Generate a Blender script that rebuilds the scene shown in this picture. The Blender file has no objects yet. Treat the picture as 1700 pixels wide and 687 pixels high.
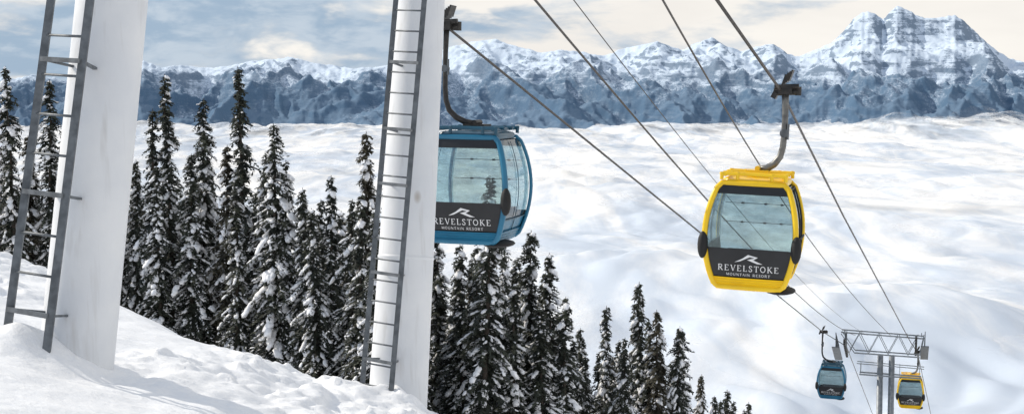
import bpy, math, random
from mathutils import Vector, Matrix, noise
R = math.radians
random.seed(7)
scene = bpy.context.scene
col = scene.collection
F = 2335.0
PITCH = math.atan(173.5 / F)
FWD = Vector((0, math.cos(PITCH), -math.sin(PITCH)))
UP = Vector((0, math.sin(PITCH), math.cos(PITCH)))

def P(px, py, D):
    return D * (FWD + Vector((1, 0, 0)) * ((px - 850) / F) + UP * ((343.5 - py) / F))

# ------------------------------------------------------------------ materials
def new_mat(name):
    m = bpy.data.materials.new(name)
    m.use_nodes = True
    return m, m.node_tree.nodes, m.node_tree.links, m.node_tree.nodes['Principled BSDF']

def mat(name, c1, c2=None, rough=0.5, metal=0.0, scale=6.0, bump=0.0, bscale=40.0, detail=5, lo=.35, hi=.65):
    m, n, l, b = new_mat(name)
    b.inputs['Roughness'].default_value = rough
    b.inputs['Metallic'].default_value = metal
    tc = n.new('ShaderNodeTexCoord')
    if c2 is None:
        c2 = tuple(x * 0.86 for x in c1)
    nz = n.new('ShaderNodeTexNoise')
    nz.inputs['Scale'].default_value = scale
    nz.inputs['Detail'].default_value = detail
    l.new(tc.outputs['Object'], nz.inputs['Vector'])
    rp = n.new('ShaderNodeValToRGB')
    rp.color_ramp.elements[0].position = lo
    rp.color_ramp.elements[1].position = hi
    rp.color_ramp.elements[0].color = (*c2, 1)
    rp.color_ramp.elements[1].color = (*c1, 1)
    l.new(nz.outputs['Fac'], rp.inputs['Fac'])
    l.new(rp.outputs['Color'], b.inputs['Base Color'])
    if bump > 0:
        n2 = n.new('ShaderNodeTexNoise')
        n2.inputs['Scale'].default_value = bscale
        n2.inputs['Detail'].default_value = 6
        l.new(tc.outputs['Object'], n2.inputs['Vector'])
        bp = n.new('ShaderNodeBump')
        bp.inputs['Strength'].default_value = bump
        bp.inputs['Distance'].default_value = 0.05
        l.new(n2.outputs['Fac'], bp.inputs['Height'])
        l.new(bp.outputs['Normal'], b.inputs['Normal'])
    return m

def glass(name, tint, refl=0.6, base=.03, frost=.22):
    m = bpy.data.materials.new(name)
    m.use_nodes = True
    n, l = m.node_tree.nodes, m.node_tree.links
    n.remove(n['Principled BSDF'])
    out = n['Material Output']
    t = n.new('ShaderNodeBsdfTransparent')
    g = n.new('ShaderNodeBsdfGlossy')
    g.inputs['Roughness'].default_value = 0.03
    g.inputs['Color'].default_value = (.9, .95, 1, 1)
    fr = n.new('ShaderNodeFresnel')
    fr.inputs['IOR'].default_value = 1.5
    tc = n.new('ShaderNodeTexCoord')
    mp = n.new('ShaderNodeMapping'); mp.inputs['Scale'].default_value = (1, 1, 2.2); mp.inputs['Rotation'].default_value = (.3, .5, 0)
    l.new(tc.outputs['Object'], mp.inputs['Vector'])
    nz = n.new('ShaderNodeTexNoise')
    nz.inputs['Scale'].default_value = 2.4
    nz.inputs['Detail'].default_value = 8
    nz.inputs['Roughness'].default_value = .65
    l.new(mp.outputs[0], nz.inputs['Vector'])
    rp = n.new('ShaderNodeValToRGB')
    rp.color_ramp.elements[0].position = .35
    rp.color_ramp.elements[1].position = .66
    rp.color_ramp.elements[0].color = (*[x * .78 for x in tint], 1)
    rp.color_ramp.elements[1].color = (*tint, 1)
    l.new(nz.outputs['Fac'], rp.inputs['Fac'])
    l.new(rp.outputs['Color'], t.inputs['Color'])
    ad = n.new('ShaderNodeMath'); ad.operation = 'MULTIPLY_ADD'
    ad.inputs[1].default_value = refl; ad.inputs[2].default_value = base
    l.new(fr.outputs['Fac'], ad.inputs[0])
    mx = n.new('ShaderNodeMixShader')
    l.new(ad.outputs[0], mx.inputs['Fac'])
    l.new(t.outputs[0], mx.inputs[1])
    l.new(g.outputs[0], mx.inputs[2])
    # frost and dried water marks on the pane
    df = n.new('ShaderNodeBsdfDiffuse'); df.inputs['Color'].default_value = (.7, .75, .76, 1)
    n3 = n.new('ShaderNodeTexNoise'); n3.inputs['Scale'].default_value = 5.5; n3.inputs['Detail'].default_value = 9; n3.inputs['Roughness'].default_value = .7
    l.new(tc.outputs['Object'], n3.inputs['Vector'])
    r3 = n.new('ShaderNodeMapRange'); r3.inputs['From Min'].default_value = .52; r3.inputs['From Max'].default_value = .78
    r3.inputs['To Min'].default_value = .02; r3.inputs['To Max'].default_value = frost
    l.new(n3.outputs['Fac'], r3.inputs['Value'])
    m2 = n.new('ShaderNodeMixShader')
    l.new(r3.outputs[0], m2.inputs['Fac']); l.new(mx.outputs[0], m2.inputs[1]); l.new(df.outputs[0], m2.inputs[2])
    l.new(m2.outputs[0], out.inputs['Surface'])
    return m

M = {}
M['white_paint'] = mat('white_paint', (.76, .77, .78), (.67, .69, .72), rough=.55, scale=1.3, bump=.06, bscale=9)
M['galv'] = mat('galvanised_steel', (.15, .165, .18), (.085, .095, .105), rough=.55, metal=.35, scale=9, bump=.1, bscale=60)
M['galv_light'] = mat('galvanised_steel_light', (.29, .31, .33), (.20, .22, .24), rough=.5, metal=.3, scale=5)
M['steel'] = mat('hanger_steel', (.20, .20, .19), (.10, .10, .10), rough=.42, metal=.6, scale=8)
M['dark_steel'] = mat('dark_steel', (.05, .045, .04), (.02, .02, .02), rough=.5, metal=.4, scale=9)
M['rope'] = mat('wire_rope', (.10, .09, .08), (.045, .04, .04), rough=.5, metal=.5, scale=30)
M['yellow'] = mat('yellow_paint', (.94, .61, .009), (.88, .55, .008), rough=.3, scale=3)
M['blue'] = mat('blue_paint', (.016, .165, .285), (.013, .135, .24), rough=.3, scale=3)
M['dark_blue'] = mat('dark_blue_paint', (.010, .075, .125), (.008, .055, .095), rough=.35, scale=3)
M['black'] = mat('black_panel', (.016, .017, .020), (.010, .011, .013), rough=.35, scale=4)
M['rubber'] = mat('black_rubber', (.012, .012, .013), (.008, .008, .008), rough=.7, scale=10)
M['letter'] = mat('white_vinyl', (.82, .82, .82), (.76, .76, .76), rough=.5)
M['seat'] = mat('grey_seat', (.10, .12, .13), (.07, .08, .09), rough=.7)
M['glass'] = glass('tinted_glass', (.67, .79, .795))
M['glass_dark'] = glass('side_glass_dark', (.42, .52, .56), refl=.8)
M['glass_blue'] = glass('side_glass_blue', (.50, .70, .80), refl=.9, base=.05, frost=.15)
M['glass_far'] = glass('far_glass', (.54, .65, .67), refl=.6)
M['bark'] = mat('bark', (.06, .046, .036), (.024, .02, .016), rough=.9, scale=12)
M['needles'] = mat('needles', (.052, .060, .040), (.015, .020, .017), rough=.75, scale=1.6)
M['needles_b'] = mat('needles_brownish', (.074, .066, .040), (.023, .023, .017), rough=.75, scale=1.6)
M['tree_snow'] = mat('tree_snow', (.92, .92, .93), (.83, .85, .89), rough=.8, scale=4, bump=.3, bscale=18)

# ------------------------------------------------------------------ mesh helper
class MB:
    def __init__(s):
        s.v = []; s.f = []
    def add(s, vs, fs):
        o = len(s.v)
        s.v.extend([tuple(v) for v in vs])
        s.f.extend([tuple(i + o for i in f) for f in fs])
    def box(s, c, size, rot=None):
        c = Vector(c); h = [x / 2 for x in size]
        vs = []
        for x in (-1, 1):
            for y in (-1, 1):
                for z in (-1, 1):
                    p = Vector((x * h[0], y * h[1], z * h[2]))
                    if rot: p = rot @ p
                    vs.append(c + p)
        s.add(vs, [(0, 1, 3, 2), (4, 6, 7, 5), (0, 4, 5, 1), (2, 3, 7, 6), (0, 2, 6, 4), (1, 5, 7, 3)])
    def beam(s, a, b, w, d, ref=(0, 1, 0)):
        a = Vector(a); b = Vector(b)
        t = (b - a).normalized()
        y = Vector(ref); y = (y - t * y.dot(t)).normalized()
        x = y.cross(t)
        vs = []
        for p in (a, b):
            for sx, sy in ((-1, -1), (1, -1), (1, 1), (-1, 1)):
                vs.append(p + x * sx * w / 2 + y * sy * d / 2)
        s.add(vs, [(3, 2, 1, 0), (4, 5, 6, 7), (0, 1, 5, 4), (1, 2, 6, 5), (2, 3, 7, 6), (3, 0, 4, 7)])
    def tube(s, pts, r, n=8, caps=True, closed=False):
        pts = [Vector(p) for p in pts]
        m = len(pts)
        rr = r if isinstance(r, (list, tuple)) else [r] * m
        tang = []
        for i in range(m):
            if closed:
                t = pts[(i + 1) % m] - pts[i - 1]
            else:
                t = pts[min(i + 1, m - 1)] - pts[max(i - 1, 0)]
            tang.append(t.normalized())
        t0 = tang[0]
        ref = Vector((0, 0, 1)) if abs(t0.z) < .9 else Vector((0, 1, 0))
        x = ref.cross(t0).normalized()
        vs = []
        for i in range(m):
            t = tang[i]
            x = (x - t * x.dot(t)).normalized()
            y = t.cross(x)
            for k in range(n):
                a = 2 * math.pi * k / n
                vs.append(pts[i] + (x * math.cos(a) + y * math.sin(a)) * rr[i])
        fs = []
        for i in range(m if closed else m - 1):
            j = (i + 1) % m
            for k in range(n):
                k2 = (k + 1) % n
                fs.append((i * n + k, i * n + k2, j * n + k2, j * n + k))
        if caps and not closed:
            fs.append(tuple(range(n - 1, -1, -1)))
            fs.append(tuple((m - 1) * n + k for k in range(n)))
        s.add(vs, fs)
    def ellipsoid(s, c, r, nu=10, nv=7, rot=None, jit=0.0, rnd=None):
        c = Vector(c); vs = []; fs = []
        for j in range(nv + 1):
            th = math.pi * j / nv
            for i in range(nu):
                ph = 2 * math.pi * i / nu
                k = 1 + (rnd.uniform(-jit, jit) if jit and 0 < j < nv else 0)
                p = Vector((r[0] * math.sin(th) * math.cos(ph) * k, r[1] * math.sin(th) * math.sin(ph) * k, r[2] * math.cos(th) * k))
                if rot: p = rot @ p
                vs.append(c + p)
        for j in range(nv):
            for i in range(nu):
                i2 = (i + 1) % nu
                fs.append((j * nu + i, (j + 1) * nu + i, (j + 1) * nu + i2, j * nu + i2))
        s.add(vs, fs)
    def build(s, name, m, parent=None, smooth=False):
        me = bpy.data.meshes.new(name)
        me.from_pydata(s.v, [], s.f)
        me.materials.append(m)
        if smooth:
            me.polygons.foreach_set('use_smooth', [True] * len(me.polygons))
        me.update()
        o = bpy.data.objects.new(name, me)
        col.objects.link(o)
        if parent: o.parent = parent
        return o

def autosmooth(o, ang=40):
    o.data.polygons.foreach_set('use_smooth', [True] * len(o.data.polygons))
    try:
        o.data.set_sharp_from_angle(angle=R(ang))
    except Exception:
        pass

def empty(name, loc):
    o = bpy.data.objects.new(name, None)
    o.empty_display_size = .2
    col.objects.link(o); o.location = loc
    return o

def tag(o, label=None, cat=None, group=None, kind=None):
    if label: o['label'] = label
    if cat: o['category'] = cat
    if group: o['group'] = group
    if kind: o['kind'] = kind
    return o

def copy_tree(o, parent=None):
    c = o.copy(); col.objects.link(c); c.parent = parent
    for ch in list(o.children): copy_tree(ch, c)
    return c

# ------------------------------------------------------------------ terrain
def smooth01(t):
    t = max(0, min(1, t)); return t * t * (3 - 2 * t)

EDGE = [(-60, 34), (-13, 30), (-10.2, 27.5), (-6.4, 23), (-4.7, 21.2), (-3, 20.6), (-1.2, 20.2), (3, 19), (60, 17)]
def edge(x):
    if x <= EDGE[0][0]: return EDGE[0][1]
    for (a, b), (c, d) in zip(EDGE, EDGE[1:]):
        if x <= c: return b + (d - b) * (x - a) / (c - a)
    return EDGE[-1][1]
LEGS = []
def terrain(x, y, fine=False):
    xc = max(-60, min(70, x))
    z = -2.2 - .285 * xc - .13 * y
    e = edge(x) - .8
    if y > e:
        q = y - e
        z -= (.25 * q * q / (q + 2.2))
    if fine:
        n1 = noise.fractal(Vector((x * .35, y * .35, 3)), 1.0, 2.0, 3)
        z += .10 * n1
        if y < 60:
            m = smooth01((noise.noise(Vector((x * .25, y * .22, 1.7))) + .45) * 2.0)
            m *= .25 + .75 * smooth01((y - 14.4) / 3)
            lump = noise.fractal(Vector((x * .9, y * .65, 9)), .85, 2.1, 5)
            z += (.04 + .085 * m) * lump
            # wind-packed crust: raised plates with broken edges
            c1 = noise.noise(Vector((x * 1.7, y * 1.15, 5))) + .4 * noise.noise(Vector((x * 5, y * 4, 2)))
            z += .09 * m * smooth01((c1 - .05) * 3.0)
            c2 = noise.noise(Vector((x * 4.6, y * 3.2, 15))) + .3 * noise.noise(Vector((x * 11, y * 8, 4)))
            z += .036 * m * smooth01((c2 - .1) * 3.4)
        for (lx, ly, a, w) in LEGS:
            d2 = (x - lx) ** 2 + (y - ly) ** 2
            if d2 < 9: z += a * math.exp(-d2 / w)
    return z

# ------------------------------------------------------------------ near towers
def near_tower(base, top, r0, r1, label, rails, rung_step, rail_w, paint, ring_y=None, bracket_ts=()):
    base = Vector(base); top = Vector(top)
    root = empty('lift_tower', base)
    tag(root, label, 'lift tower')
    L = (top - base)
    mb = MB()
    pts = [L * (i / 12) for i in range(13)]
    rr = [r0 + (r1 - r0) * i / 12 for i in range(13)]
    mb.tube(pts, rr, n=64)
    o = mb.build('column', paint, root, True)
    autosmooth(o)
    if ring_y is not None:
        for rt in ring_y:
            mb = MB()
            ra = r0 + (r1 - r0) * rt
            mb.tube([L * (rt - .0040), L * (rt - .0015), L * (rt + .0015), L * (rt + .0040)], [ra - .002, ra + .012, ra + .012, ra - .002], n=64, caps=False)
            mb.build('weld_seam', M['white_paint'], root, True)
    (a0, a1), (b0, b1) = [[Vector(p) - base for p in rl] for rl in rails]
    ax = L.normalized()
    lad = MB()
    lad.beam(a0, a1, rail_w, rail_w * .45, ref=(0, 1, 0))
    ladder = empty('ladder', (0, 0, 0)); ladder.parent = root
    lad.build('rail', M['galv'], ladder)
    ld2 = MB(); ld2.beam(b0, b1, rail_w, rail_w * .45, ref=(0, 1, 0))
    ld2.build('rail', M['galv'], ladder)
    la = (a1 - a0).length; n = int(la / rung_step)
    for i in range(n):
        t = (i + .55) / n
        rm = MB()
        p = a0.lerp(a1, t); q = b0.lerp(b1, t)
        rm.tube([p, q], rail_w * .17, n=8)
        rm.build('rung', M['galv'], ladder, True)
    for t in bracket_ts:
        bm_ = MB()
        p = a0.lerp(a1, t); q = b0.lerp(b1, t)
        mid = (p + q) / 2
        foot = L * max(0, min(1, mid.dot(ax) / L.length))
        for e in (p, q):
            d = (foot - e); d = d.normalized() * (d.length - r1 * .9)
            bm_.beam(e, e + d, rail_w * .55, rail_w * .3, ref=(0, 0, 1))
        off = (mid - foot).normalized() * rail_w * .55
        bm_.beam(p + off, q + off, rail_w * .6, rail_w * .25, ref=(0, 1, 0))
        bm_.build('bracket', M['galv'], root)
    return root

def shaft_material(name, stain):
    m = M['white_paint'].copy(); m.name = name
    n, l = m.node_tree.nodes, m.node_tree.links
    b = n['Principled BSDF']
    src = b.inputs['Base Color'].links[0].from_socket
    tc = n.new('ShaderNodeTexCoord')
    mp = n.new('ShaderNodeMapping')
    mp.inputs['Scale'].default_value = (9, 9, .45)
    l.new(tc.outputs['Object'], mp.inputs['Vector'])
    nz = n.new('ShaderNodeTexNoise'); nz.inputs['Scale'].default_value = 1.0; nz.inputs['Detail'].default_value = 8
    l.new(mp.outputs[0], nz.inputs['Vector'])
    rp = n.new('ShaderNodeValToRGB')
    rp.color_ramp.elements[0].position = .56; rp.color_ramp.elements[0].color = (0, 0, 0, 1)
    rp.color_ramp.elements[1].position = .80; rp.color_ramp.elements[1].color = (.5, .5, .5, 1)
    l.new(nz.outputs['Fac'], rp.inputs['Fac'])
    mx = n.new('ShaderNodeMixRGB'); mx.inputs[2].default_value = (.42, .40, .37, 1)
    l.new(rp.outputs['Color'], mx.inputs['Fac'])
    l.new(src, mx.inputs[1])
    last = mx.outputs[0]
    if stain is not None:
        vd = n.new('ShaderNodeVectorMath'); vd.operation = 'SUBTRACT'
        vd.inputs[1].default_value = stain
        l.new(tc.outputs['Object'], vd.inputs[0])
        sc = n.new('ShaderNodeVectorMath'); sc.operation = 'MULTIPLY'; sc.inputs[1].default_value = (13, 3, 7.5)
        l.new(vd.outputs[0], sc.inputs[0])
        ln = n.new('ShaderNodeVectorMath'); ln.operation = 'LENGTH'
        l.new(sc.outputs[0], ln.inputs[0])
        rp2 = n.new('ShaderNodeValToRGB')
        rp2.color_ramp.elements[0].position = .5; rp2.color_ramp.elements[0].color = (.85, .85, .85, 1)
        rp2.color_ramp.elements[1].position = 1.0; rp2.color_ramp.elements[1].color = (0, 0, 0, 1)
        l.new(ln.outputs['Value'], rp2.inputs['Fac'])
        mx2 = n.new('ShaderNodeMixRGB'); mx2.inputs[2].default_value = (.36, .32, .27, 1)
        l.new(rp2.outputs['Color'], mx2.inputs['Fac'])
        l.new(last, mx2.inputs[1]); last = mx2.outputs[0]
    l.new(last, b.inputs['Base Color'])
    return m

bL, tL = P(121, 660, 15.5), P(198, -120, 15.9)
bR, tR = P(658, 710, 21.0), P(704, -100, 21.4)
stain_pt = P(692, 328, 20.62) - bR
legL = near_tower(bL, tL, .405, .39, 'thick white tubular lift tower nearest the left edge, with the wide grey ladder beside it',
           [(P(3, 618, 15.1), P(98, -100, 15.3)), (P(71, 632, 14.75), P(162, -100, 14.95))], .41, .085, shaft_material('column_paint_wide', None), bracket_ts=(.145, .415, .72))
legR = near_tower(bR, tR, .445, .355, 'white tubular lift tower in front of the large blue cabin, with the narrow ladder',
           [(P(597, 690, 20.5), P(666, -100, 20.8)), (P(645, 700, 20.1), P(713, -100, 20.4))], .30, .075, shaft_material('column_paint_stained', tuple(stain_pt)), ring_y=(.345,), bracket_ts=(.12, .30, .485, .60, .74))
for p, a, w in ((P(45, 590, 15.0), .22, .25), (P(90, 590, 15.2), .16, .3), (P(660, 670, 21), .12, .6), (P(625, 660, 20.3), .16, .3)):
    LEGS.append((p.x, p.y, a, w))
# shallow hollow melted around the wide tower
p = P(160, 620, 15.2); LEGS.append((p.x, p.y, -.16, .8))

def axis(segs):
    out = []
    for a, b, st in segs:
        n = max(1, int(round((b - a) / st)))
        out += [a + (b - a) * i / n for i in range(n)]
    out.append(segs[-1][1])
    return out
xs = axis([(-900, -100, 40), (-100, -20, 4), (-20, -12, .4), (-12, 3, .055), (3, 10, .4), (10, 100, 5), (100, 1200, 60)])
ys = axis([(-60, 0, 4), (0, 8, .5), (8, 24, .06), (24, 34, .2), (34, 100, 3), (100, 1100, 40)])
tv = [(x, y, terrain(x, y, True)) for y in ys for x in xs]
nx = len(xs)
tf = [(j * nx + i, j * nx + i + 1, (j + 1) * nx + i + 1, (j + 1) * nx + i) for j in range(len(ys) - 1) for i in range(nx - 1)]
m, n, l, b = new_mat('snow')
b.inputs['Roughness'].default_value = .7
tc = n.new('ShaderNodeTexCoord')
nz = n.new('ShaderNodeTexNoise'); nz.inputs['Scale'].default_value = 7; nz.inputs['Detail'].default_value = 9; nz.inputs['Roughness'].default_value = .62
l.new(tc.outputs['Object'], nz.inputs['Vector'])
rp = n.new('ShaderNodeValToRGB')
rp.color_ramp.elements[0].position = .3; rp.color_ramp.elements[0].color = (.88, .895, .92, 1)
rp.color_ramp.elements[1].position = .7; rp.color_ramp.elements[1].color = (.95, .95, .95, 1)
l.new(nz.outputs['Fac'], rp.inputs['Fac']); l.new(rp.outputs[0], b.inputs['Base Color'])
bp = n.new('ShaderNodeBump'); bp.inputs['Strength'].default_value = .5; bp.inputs['Distance'].default_value = .05
l.new(nz.outputs['Fac'], bp.inputs['Height']); l.new(bp.outputs[0], b.inputs['Normal'])
tb = MB(); tb.v = tv; tb.f = tf
ground = tb.build('snow_slope', m, None, True)
tag(ground, 'snow covered mountainside falling away to the right below the near towers', 'snow slope', kind='structure')

# ------------------------------------------------------------------ lettering
TK, TN = .13, .07
GL = {
 'R': (.80, [([(.13, 0), (.13, 1)], TK), ([(.13, .97), (.42, .97), (.56, .9), (.61, .76), (.56, .6), (.42, .51), (.13, .5)], .10), ([(.34, .5), (.68, 0)], .14), ([(0, .03), (.27, .03)], .06), ([(0, .97), (.15, .97)], .06), ([(.58, .03), (.8, .03)], .06)]),
 'E': (.70, [([(.13, 0), (.13, 1)], TK), ([(0, .96), (.58, .96)], TN), ([(.13, .52), (.47, .52)], TN), ([(0, .04), (.6, .04)], TN), ([(.57, .78), (.57, 1)], .06), ([(.6, 0), (.6, .22)], .06)]),
 'V': (.80, [([(.08, 1), (.40, 0)], TK), ([(.40, 0), (.70, 1)], TN), ([(-.02, .97), (.22, .97)], .06), ([(.58, .97), (.82, .97)], .06)]),
 'L': (.64, [([(.13, 0), (.13, 1)], TK), ([(0, .04), (.56, .04)], TN), ([(.56, 0), (.56, .25)], .06), ([(0, .97), (.27, .97)], .06)]),
 'S': (.60, [([(.49, .80), (.42, .93), (.27, .97), (.12, .9), (.08, .76), (.16, .61), (.36, .46), (.48, .31), (.46, .14), (.34, .04), (.18, .03), (.06, .13), (.04, .25)], .11)]),
 'T': (.70, [([(.34, 0), (.34, 1)], TK), ([(0, .96), (.68, .96)], TN), ([(.02, .76), (.02, 1)], .06), ([(.66, .76), (.66, 1)], .06), ([(.2, .03), (.48, .03)], .06)]),
 'O': (.86, [([(.41 + .35 * math.cos(a * math.pi / 10), .5 + .46 * math.sin(a * math.pi / 10)) for a in range(21)], .11)]),
 'K': (.82, [([(.13, 0), (.13, 1)], TK), ([(.18, .42), (.60, 1)], TN), ([(.30, .55), (.70, 0)], .14), ([(0, .03), (.27, .03)], .06), ([(0, .97), (.27, .97)], .06), ([(.50, .97), (.74, .97)], .06), ([(.60, .03), (.82, .03)], .06)]),
 'M': (.98, [([(.1, 0), (.1, 1)], TN), ([(.1, 1), (.47, .08)], .14), ([(.47, .08), (.82, 1)], .07), ([(.84, 0), (.84, 1)], TK)]),
 'U': (.82, [([(.1, 1), (.1, .3), (.2, .08), (.38, .03), (.56, .08), (.66, .3), (.66, 1)], .11)]),
 'N': (.86, [([(.1, 0), (.1, 1)], TN), ([(.1, 1), (.7, 0)], .14), ([(.7, 0), (.7, 1)], TN)]),
 'A': (.78, [([(.04, 0), (.36, 1)], TN), ([(.36, 1), (.70, 0)], TK), ([(.16, .33), (.58, .33)], .07)]),
 'I': (.34, [([(.15, 0), (.15, 1)], TK)]),
 ' ': (.45, []),
}
def strokes2quads(strokes):
    out = []
    for pts, w in strokes:
        for (a, b) in zip(pts, pts[1:]):
            ax, ay = a; bx, by = b
            dx, dy = bx - ax, by - ay; L = math.hypot(dx, dy) or 1
            dx /= L; dy /= L
            e = w * .18 if len(pts) > 2 else 0
            ax -= dx * e; ay -= dy * e; bx += dx * e; by += dy * e
            px, py = -dy * w / 2, dx * w / 2
            out.append([(ax - px, ay - py), (bx - px, by - py), (bx + px, by + py), (ax + px, ay + py)])
    return out
def text_quads(txt, cx, z0, h, width):
    adv = 0; sh = []
    for ch in txt:
        w, st = GL[ch]
        for q in strokes2quads(st):
            sh.append([(x + adv, y) for x, y in q])
        adv += w + .22
    adv -= .22
    k = width / adv
    return [[(cx + (x - adv / 2) * k, z0 + y * h) for x, y in q] for q in sh]

# ------------------------------------------------------------------ gondola cabin
CH = 2.03
def ca(z):
    s = max(0, min(1, z / CH)); return .60 + .25 * math.sin(math.pi * s) ** .75
def cb(z):
    s = max(0, min(1, z / CH)); return .76 + .21 * math.sin(math.pi * s) ** .75
def front(u, z, off=0.0, sgn=-1):
    return Vector((u * ca(z), sgn * (cb(z) - .05 * u * u + off), z))
def side(v, z, off=0.0, sgn=1):
    return Vector((sgn * (ca(z) - .04 * v * v + off), v * cb(z), z))
def patch(fn, u0, u1, z0, z1, nu=8, nz=10, off=0., sgn=-1):
    mb = MB()
    vs = [fn(u0 + (u1 - u0) * i / nu, z0 + (z1 - z0) * j / nz, off, sgn) for j in range(nz + 1) for i in range(nu + 1)]
    fs = [(j * (nu + 1) + i, j * (nu + 1) + i + 1, (j + 1) * (nu + 1) + i + 1, (j + 1) * (nu + 1) + i) for j in range(nz) for i in range(nu)]
    mb.add(vs, fs)
    return mb

def make_cabin(label, paint, roof_paint, side_sgn, grip_h, hx, cat='gondola cabin'):
    blue = paint is M['blue']
    root = empty('gondola_cabin', (0, 0, 0))
    tag(root, label, cat)
    for sg in (-1, 1):
        mb = MB()
        loop = []
        zs = [.10 + (CH - .22) * i / 16 for i in range(17)]
        loop += [front(-1, z, 0, sg) for z in zs]
        loop += [front(u, CH - .03, -.01, sg) for u in (-.93, -.8, -.4, 0, .4, .8, .93)]
        loop += [front(1, z, 0, sg) for z in reversed(zs)]
        loop += [front(u, .03, 0, sg) for u in (.93, .8, .4, 0, -.4, -.8, -.93)]
        mb.tube(loop, .055 if sg < 0 else .034, n=12, closed=True)
        mb.build('window_frame', paint, root, True)
    for sg in (-1, 1):
        zp = .78 if sg < 0 else .54
        patch(front, -.95, .95, zp - .02, 1.95, 8, 12, -.015, sg).build('window', M['glass'], root, True)
        patch(front, -.96, .96, .20, zp, 8, 8, -.004, sg).build('lower_panel', M['black'], root, True)
        patch(front, -.93, .93, 1.80, 1.96, 8, 2, .002, sg).build('header_strip', M['black'], root, True)
    # skirt with pressed ridges
    mb = MB()
    rows = []
    for i in range(9):
        z = .005 + .027 * i
        off = (.0 if i % 2 else .022)
        ring = []
        for u in (-.92, -.6, -.2, .2, .6, .92): ring.append(front(u, z, off, -1))
        for v in (-.92, -.5, 0, .5, .92): ring.append(side(v, z, off, 1))
        for u in (.92, .6, .2, -.2, -.6, -.92): ring.append(front(u, z, off, 1))
        for v in (.92, .5, 0, -.5, -.92): ring.append(side(v, z, off, -1))
        rows.append(ring)
    ring_n = len(rows[0])
    vs = [p for r in rows for p in r]
    fs = [(j * ring_n + i, j * ring_n + (i + 1) % ring_n, (j + 1) * ring_n + (i + 1) % ring_n, (j + 1) * ring_n + i) for j in range(8) for i in range(ring_n)]
    fs.append(tuple(range(ring_n - 1, -1, -1)))
    mb.add(vs, fs)
    mb.build('skirt', paint, root)
    fl = MB(); fl.box((0, 0, .22), (1.25, 1.5, .03)); fl.build('floor', M['rubber'], root)
    for sg in (-1, 1):
        patch(side, -.97, .97, .80 if not blue else .42, 1.95, 8, 14, -.02, sg).build('side_window', M['glass_blue'] if blue else M['glass_dark'], root, True)
        d = patch(side, -.97, .97, .20, .80 if not blue else .44, 8, 8, -.012, sg)
        door = d.build('door', M['blue'] if blue else M['black'], root, True)
        fr = MB()
        if blue:
            fr.tube([side(.0, .22 + 1.7 * i / 14, .002, sg) for i in range(15)], .007, n=6)
            fr.tube([side(-.95 + 1.9 * i / 10, .44, .004, sg) for i in range(11)], .012, n=6)
        else:
            for v in (-.80, -.02, .02, .80):
                fr.tube([side(v, .22 + 1.7 * i / 14, .004, sg) for i in range(15)], .018, n=6)
            for z in (.24, .80, 1.90):
                fr.tube([side(-.95 + 1.9 * i / 10, z, .004, sg) for i in range(11)], .020, n=6)
        fr.build('door_frame', M['dark_blue'] if blue else M['rubber'], door, True)
    if not blue:
        rk = MB()
        for z in (.55, .98):
            rk.tube([side(-.55 + 1.1 * i / 6, z, .05, 1) for i in range(7)], .022, n=6)
            for v in (-.45, .45):
                rk.tube([side(v, z, 0, 1), side(v, z, .05, 1)], .014, n=6)
        rk.tube([side(0, .55, .05, 1), side(0, .98, .05, 1)], .014, n=6)
        rk.build('rack', M['rubber'], root, True)
    # roof: low deck carried under painted rails
    rf = MB()
    ring = []
    for (k, z) in ((.98, CH - .06), (1.0, CH), (.97, CH + .045), (.82, CH + .075)):
        rg = []
        for i in range(32):
            a = 2 * math.pi * i / 32
            cx_, sy_ = math.cos(a), math.sin(a)
            e = .35
            rg.append(Vector((.62 * k * math.copysign(abs(cx_) ** e, cx_), .78 * k * math.copysign(abs(sy_) ** e, sy_), z)))
        ring.append(rg)
    vs = [p for r in ring for p in r]
    fs = [(j * 32 + i, j * 32 + (i + 1) % 32, (j + 1) * 32 + (i + 1) % 32, (j + 1) * 32 + i) for j in range(3) for i in range(32)]
    fs.append(tuple(range(96, 128))); fs.append(tuple(range(31, -1, -1)))
    rf.add(vs, fs)
    roof = rf.build('roof', paint if not blue else M['dark_blue'], root); autosmooth(roof, 35)
    rr = MB()
    for y in (-.74, -.28, .28, .74):
        rr.tube([(-.64, y, CH + .135), (-.62, y, CH + .14), (.62, y, CH + .14), (.64, y, CH + .135)], [.02, .032, .032, .02], n=10)
    for x in (-.54, .54):
        rr.tube([(x, -.76, CH + .12), (x, .76, CH + .12)], .03, n=10)
    for x in (-.60, -.30, .34, .60):
        for y in (-.74, .74):
            rr.tube([(x, y, CH + .03), (x, y, CH + .175)], [.036, .034], n=10)
    rr.build('roof_rack', roof_paint, roof, False)
    pd = MB(); pd.box((0, 0, CH + .19), (.42, .5, .035)); pd.tube([(0, -.2, CH + .24), (0, .2, CH + .24)], .05, n=12)
    pd.build('suspension_mount', M['dark_steel'] if blue else paint, roof)
    s = side_sgn; g = grip_h; q_ = .82 if blue else 1.0
    hp = [(0, 0, CH + .21), (s * hx * .35, 0, CH + .24), (s * hx * .65, 0, CH + .33), (s * hx * .87, 0, CH + .47), (s * hx * .97, 0, CH + .66), (s * hx, 0, CH + .9), (s * hx, 0, g - .5), (s * (hx - .01), 0, g - .2), (s * (hx - .02), 0, g + .02)]
    hb = MB(); hb.tube(hp, [r_ * q_ for r_ in (.075, .075, .07, .065, .062, .06, .06, .065, .07)], n=14)
    hang = hb.build('hanger', M['dark_steel'] if blue else M['steel'], root, True)
    jt = MB()
    jt.tube([(s * hx, -.07, g - .78), (s * hx, .07, g - .78)], .085 * q_, n=14)
    jt.tube([(s * hx + .07, -.05, g - .9), (s * hx + .07, -.05, g - .6)], .025, n=8)
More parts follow.
